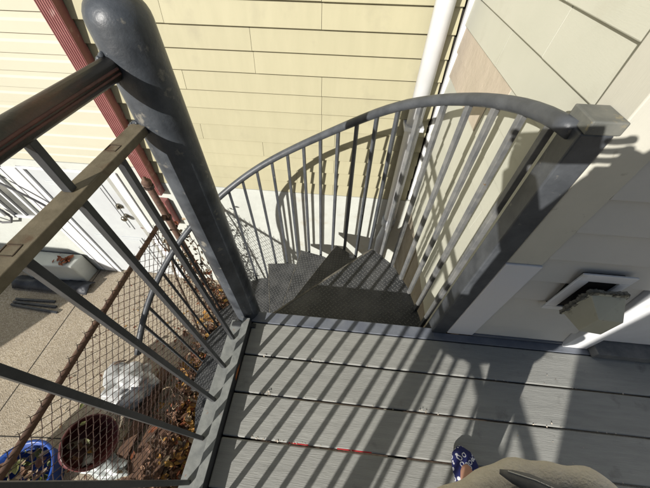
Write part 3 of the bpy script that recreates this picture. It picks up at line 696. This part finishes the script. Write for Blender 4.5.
for i,(x0,x1) in enumerate(((-.125,-.055),(.045,.165))):
    tag(MB().box((x0,.0842,-.006),(x1,.0882,-.0004)).build('red_strip', M['red'], bevel=.001), ['short red plastic strip caught in the gap between deck boards, nearer the railing','longer red plastic strip caught in the gap between deck boards, further from the railing'][i], 'strip')
MBr = MB(); MBr.add([(-.3648,.262,.006),(-.3648,.305,.008),(-.3648,.325,.017),(-.3648,.30,.03),(-.3648,.27,.026)], [(0,1,2,3,4)]); MBr.build('rust_spot', mat('orange_rust', (.42,.14,.04), .9), rail)

# ------------------------------------------------------------------ photographer
pr = thing('person', 'person in grey suede coat with fleece hem and navy patterned shoes, photographing from the deck', 'person', (.35,-.15,0))
def skin(name, chains, m, parent, sub=2):
    vs = []; es = []; rs = []; idx = {}
    for ch in chains:
        last = None
        for key, p, r in ch:
            if key not in idx: idx[key] = len(vs); vs.append(p); rs.append(r)
            if last is not None: es.append((last, idx[key]))
            last = idx[key]
    me = bpy.data.meshes.new(name); me.from_pydata(vs, es, []); me.materials.append(m)
    o = bpy.data.objects.new(name, me); col.objects.link(o)
    sk = o.modifiers.new('skin','SKIN'); sk.use_smooth_shade = True
    if not me.skin_vertices: me.skin_vertices.new()
    for i, r in enumerate(rs):
        d_ = me.skin_vertices[0].data[i]; d_.radius = (r if isinstance(r, tuple) else (r, r)); d_.use_root = (i == 0)
    ss = o.modifiers.new('sub','SUBSURF'); ss.levels = sub; ss.render_levels = sub
    if parent is not None:
        o.parent = parent; o.location = -parent.location
    return o
PX, PY = .205, -.24
ph_c = Vector((0,0,1.22)) - f*.014 + X*.058 - Y*.012        # phone centre, just behind the lens
hR = ph_c + X*.085 - f*.02 - Y*.03; hL = Vector((0,0,1.22)) - X*.035 - f*.03 - Y*.02
ch = [
 [('pel',(PX+.03,PY,.84),(.13,.10)),('wst',(PX+.01,PY-.01,1.0),(.11,.09)),('chs',(PX-.02,PY-.03,1.2),(.13,.10)),('shd',(PX-.04,PY-.04,1.31),(.10,.07)),('nk',(PX-.05,PY-.05,1.38),.048),('nk2',(PX-.07,PY-.05,1.44),.046)],
 [('pel',0,0),('hl',(PX-.02,PY-.06,.80),.085),('kl',(PX+.0,PY-.12,.46),.052),('cl',(PX+.02,PY-.14,.30),.046),('al',(PX+.03,PY-.17,.08),.032),('fl',(PX+.03,PY-.09,.035),.030),('tl',(PX+.03,PY-.04,.025),.022)],
 [('pel',0,0),('hr',(PX+.10,PY+.02,.80),.085),('kr',(.42,-.13,.46),.055),('cr',(.45,-.07,.28),.048),('ar',(.465,-.02,.09),.033),('fr',(.468,.04,.037),.028),('tr',(.468,.085,.02),.018)],
 [('shd',0,0),('sL',(PX-.17,PY-.10,1.29),.05),('eL',(PX-.27,PY-.10,1.10),.038),('wL',tuple(hL-X*.03-Y*.06-f*.03),.026),('pL',tuple(hL-f*.01),(.03,.014))],
 [('shd',0,0),('sR',(PX+.12,PY+.01,1.29),.05),('eR',(PX+.12,PY+.02,1.06),.038),('wR',tuple(hR+X*.07-Y*.05-f*.03),.026),('pR',tuple(hR+X*.01-f*.005),(.032,.014))],
]
body = skin('body', ch, M['skin'], pr)
tag(body)
# fingers, each a short bent chain closing on the phone edges
fg = []
for n_, (hand, sg) in enumerate(((hL,-1),(hR,1))):
    for i in range(4):
        up = (i-1.5)*.019; ln = (.062,.07,.066,.05)[i]
        a = hand + X*sg*(.012) + Y*up - f*.005
        fg.append(skin('finger', [[('a',tuple(a - X*sg*.0 - f*.012),.009),('b',tuple(a + X*sg*(.022) - f*.004 - f*.01),.0085),('c',tuple(a + X*sg*(.012) + f*.012 - X*sg*ln*.35 - f*.014),.0078),('d',tuple(a - X*sg*(ln*.72) - f*.006),.0065)]], M['skin'], pr, 1))
    a = hand - Y*.03
    fg.append(skin('thumb', [[('a',tuple(a - f*.01 + X*sg*.015),.012),('b',tuple(a - Y*.012 - X*sg*.01 - f*.012),.010),('c',tuple(a - Y*.006 - X*sg*.04 - f*.010),.008)]], M['skin'], pr, 1))
# head
bm = bmesh.new(); bmesh.ops.create_uvsphere(bm, u_segments=40, v_segments=28, radius=1)
hd_c = Vector((PX-.09,PY-.03,1.53)); look = Matrix.Rotation(R(35),3,'Z') @ Matrix.Rotation(R(-22),3,'X')
for v in bm.verts:
    p = v.co.copy(); q = Vector((p.x*.074, p.y*.092, p.z*.112))
    if p.z < 0: q.x *= 1 + .28*p.z; q.y *= 1 + .12*p.z
    if p.y > 0:
        ex = abs(abs(p.x)-.38); ez = abs(p.z-.05)
        q.y -= .010*max(0,1-(ex*ex+ez*ez)*14)                # sockets
        q.y += .024*max(0,1-(p.x*p.x*60+((p.z+.16)**2)*14))  # nose
        q.y += .006*max(0,1-(p.x*p.x*9+((p.z+.45)**2)*120))  # lips
        q.y += .007*max(0,1-(p.x*p.x*12+((p.z+.78)**2)*30))  # chin
    v.co = q
me = bpy.data.meshes.new('head'); bm.to_mesh(me); bm.free(); me.materials.append(M['skin']); me.polygons.foreach_set('use_smooth',[True]*len(me.polygons))
hd_ = bpy.data.objects.new('head', me); col.objects.link(hd_); hd_.parent = pr; hd_.location = hd_c - pr.location; hd_.rotation_euler = look.to_euler()
def hp(name, pts_fn, m):
    o = pts_fn.build(name, m, None, smooth=True); o.parent = hd_; return o
for sx in (-1,1):
    e_ = MB(); e_.lathe([(.0001,-.011),(.008,-.008),(.011,0),(.008,.008),(.0001,.011)], (sx*.029,.074,.006), 14); hp('eye', e_, M['thread'])
    e_ = MB(); e_.lathe([(.0001,0),(.0045,.001),(.0001,.0016)], (sx*.029,.0845,.006), 12, Matrix.Rotation(R(-90),3,'X')); hp('iris', e_, M['hair'])
    e_ = MB(); e_.lathe([(.0001,-.03),(.012,-.018),(.016,.008),(.012,.026),(.0001,.03)], (sx*.074,-.004,-.002), 12, Matrix.Diagonal((.4,.9,1))); hp('ear', e_, M['skin'])
e_ = MB(); e_.tube([(-.02,.088,-.050),(0,.094,-.052),(.02,.088,-.050)], [.002,.0045,.002], 8); hp('mouth', e_, M['maroon'])
bm = bmesh.new(); bmesh.ops.create_uvsphere(bm, u_segments=40, v_segments=28, radius=1)
dl = [v for v in bm.verts if (v.co.y > .42 - max(0,v.co.z)*.25 and v.co.z < .62) or (v.co.z < -.62)]
bmesh.ops.delete(bm, geom=dl, context='VERTS')
for v in bm.verts:
    p = v.co; n_ = 1 + .03*noise.noise(Vector((p.x*9,p.y*9,p.z*2)))
    v.co = Vector((p.x*.084*n_, p.y*.102*n_-.004, p.z*.122*n_+.004)) if p.z > 0 else Vector((p.x*.088*n_, p.y*.100*n_-.006, p.z*.2*n_))
me = bpy.data.meshes.new('hair'); bm.to_mesh(me); bm.free(); me.materials.append(M['hair']); me.polygons.foreach_set('use_smooth',[True]*len(me.polygons))
hh = bpy.data.objects.new('hair', me); col.objects.link(hh); hh.parent = hd_; hh.modifiers.new('s','SOLIDIFY').thickness = .008
# coat: body of suede flaring to a fleece-edged hem
HX, HY = .286, -.166
def ring(z, a, b, cx, cy, n=64, wv=.0, ph=0, tw=40, sl=0):
    out = []; ct_, st_ = math.cos(R(tw)), math.sin(R(tw))
    for i in range(n):
        an = 2*math.pi*i/n; w_ = 1 + wv*math.sin(an*7+ph) + wv*.6*math.sin(an*3+1)
        u, v = a*w_*math.cos(an), b*w_*math.sin(an)
        out.append((cx + u*ct_ - v*st_, cy + u*st_ + v*ct_, z - sl*math.cos(an)))
    return out
lay = [(.462,.35,.140,HX,HY-.003,.01,.03),(.50,.335,.13,HX,HY-.03,.015,.03),(.66,.30,.17,HX-.04,HY-.06,.012,.02),(.8,.28,.20,PX,PY-.04,.01,.01),(.98,.26,.20,PX,PY-.03,.01,0),(1.15,.24,.185,PX-.01,PY-.04,.006,0),(1.26,.22,.15,PX-.02,PY-.04,0,0),(1.33,.14,.09,PX-.035,PY-.045,0,0),(1.385,.065,.062,PX-.055,PY-.05,0,0)]
t = MB(); n = 64; vs = []
for z,a,b,cx,cy,wv,sl in lay: vs += ring(z,a,b,cx,cy,n,wv,0,30,sl)
t.add(vs, [(i*n+j, i*n+(j+1)%n, (i+1)*n+(j+1)%n, (i+1)*n+j) for i in range(len(lay)-1) for j in range(n)])
ct = t.build('coat', M['suede'], pr, smooth=True); so = ct.modifiers.new('s','SOLIDIFY'); so.thickness = .008; so.offset = 1
# sleeves
t = MB(); 
for ks, m2 in ((('sL','eL','wL'),0),(('sR','eR','wR'),0)):
    d_ = {k_: p for c in ch for k_, p, r in c if p != 0}
    pts = [Vector(d_[k_]) for k_ in ks]; pts = [pts[0], pts[0].lerp(pts[1],.5), pts[1], pts[1].lerp(pts[2],.5), pts[1].lerp(pts[2],.85)]
    t.tube(pts, [.075,.066,.056,.048,.042], 20)
t.build('sleeve', M['suede'], pr, smooth=True)
# fleece hem roll
rg = random.Random(4)
t = MB(); hem = ring(.457,.353,.148,HX,HY,160,.012,0,30,.03); 
pts = [Vector(p) + Vector((0,0,.012*math.sin(i*.21))) for i,p in enumerate(hem)]; pts.append(pts[0]); pts.append(pts[1])
t.tube(pts, [.030+.004*math.sin(i*.35)+.002*math.sin(i*.9) for i in range(len(pts))], 18, cap=False)
fl_ = t.build('fleece_hem', M['fleece'], pr, smooth=True)
ps_ = fl_.modifiers.new('wool','PARTICLE_SYSTEM').particle_system.settings
ps_.type = 'HAIR'; ps_.count = 9000; ps_.hair_length = .010; ps_.root_radius = .6; ps_.tip_radius = .15; ps_.radius_scale = .0012
ps_.child_type = 'NONE'; ps_.brownian_factor = .004; ps_.render_type = 'PATH'; ps_.hair_step = 3; ps_.display_step = 3
# stitched suede tongue lying over the fleece
fp = MB(); cl_ = [Vector(q) for q in ((.330,.040,.520),(.348,.034,.528),(.373,.027,.535),(.407,.014,.540),(.439,-.001,.545),(.49,-.03,.55))]
cl_ = [q + Vector((.006,.004,.006)) for q in cl_]
fp.tube(cl_, [.004,.011,.015,.018,.021,.024], 14, up=(0,0,1))
fo = fp.build('coat_tongue', M['suede'], pr, smooth=True)
sx_ = MB()
for i in range(22):
    q = .3+i/22*4.2; k_ = int(q); a = cl_[k_].lerp(cl_[k_+1], q-k_); b = a + (cl_[k_+1]-cl_[k_]).normalized()*.006
    off = Vector((.003,.003+.001*q,.012+.0022*q)); sx_.tube([a+off, b+off], .0011, 5)
sx_.build('stitching', M['thread'], fo)
# shoes
for k_, (sx, sy, az) in enumerate((( .478, .015, 6),(.30,-.33,-6))):
    t = MB(); n = 24; L_ = .125; prof = []
    for i in range(15):
        q = i/14; y = -L_ + 2*L_*q*.98
        w_ = .034 + .012*math.sin(q*math.pi*.9); w_ = w_*min(1, math.sqrt(max(.001,1-((q-.5)/.5)**6))) if q > .5 else w_*min(1, math.sqrt(max(.02,1-((.5-q)/.5)**6)))
        h = .052 - .018*q if q > .5 else .058 - .012*q
        if q > .9: h *= 1-(q-.9)*4
        prof.append((y, max(w_,.008), h))
    vs = []
    for y,w_,h in prof:
        for j in range(n):
            a = math.pi*2*j/n; cx_ = w_*math.cos(a); cz = h*.5 + h*.5*math.sin(a); cz = max(cz, .003)
            vs.append(Vector((cx_, y, cz)))
    rz = Matrix.Rotation(R(az),3,'Z'); vs = [rz @ v + Vector((sx,sy,0)) for v in vs]
    t.add(vs, [(i*n+j,(i+1)*n+j,(i+1)*n+(j+1)%n,i*n+(j+1)%n) for i in range(14) for j in range(n)] + [tuple(range(n)), tuple(14*n+n-1-j for j in range(n))])
    o = t.build('shoe', M['shoe'], pr, smooth=True)
# phone
pm = Matrix((X,Y,-f)).transposed()
t = MB(); hw,hh_,ht = .078,.037,.0042
c = ph_c
vs = [c + pm @ Vector((a*hw,b*hh_,d_*ht)) for d_ in (-1,1) for a,b in ((-1,-1),(1,-1),(1,1),(-1,1))]
t.add(vs, [(3,2,1,0),(4,5,6,7),(0,1,5,4),(1,2,6,5),(2,3,7,6),(3,0,4,7)])
po = t.build('phone', M['phoneb'], bevel=.003); tag(po, 'black smartphone held in both hands above the deck to take the photograph', 'phone')

# ------------------------------------------------------------------ light
world = bpy.data.worlds.new('World'); sc.world = world; world.use_nodes = True
wn = world.node_tree.nodes; wl = world.node_tree.links
sky = wn.new('ShaderNodeTexSky'); sky.sky_type = 'NISHITA'; sky.sun_disc = False
EL, AZ = 25.4, 32.0      # light travels toward azimuth AZ (from +Y toward +X)
sky.sun_elevation = R(EL); sky.sun_rotation = R(180+AZ)
bg = wn['Background']; bg.inputs['Strength'].default_value = .05
wl.new(sky.outputs[0], bg.inputs['Color'])
sun = bpy.data.lights.new('sun','SUN'); sun.energy = 5.0; sun.angle = R(.5); sun.color = (1,.96,.90)
so_ = bpy.data.objects.new('sun', sun); col.objects.link(so_)
dirv = Vector((math.sin(R(AZ))*math.cos(R(EL)), math.cos(R(AZ))*math.cos(R(EL)), -math.sin(R(EL))))
so_.rotation_euler = dirv.to_track_quat('-Z','Y').to_euler(); so_.location = (-5,-8,6)
sc.view_settings.view_transform = 'Standard'; sc.view_settings.look = 'None'; sc.view_settings.gamma = 1; sc.view_settings.use_curve_mapping = False
sc.view_settings.exposure = .20
sc.cycles.max_bounces = 6; sc.cycles.diffuse_bounces = 1
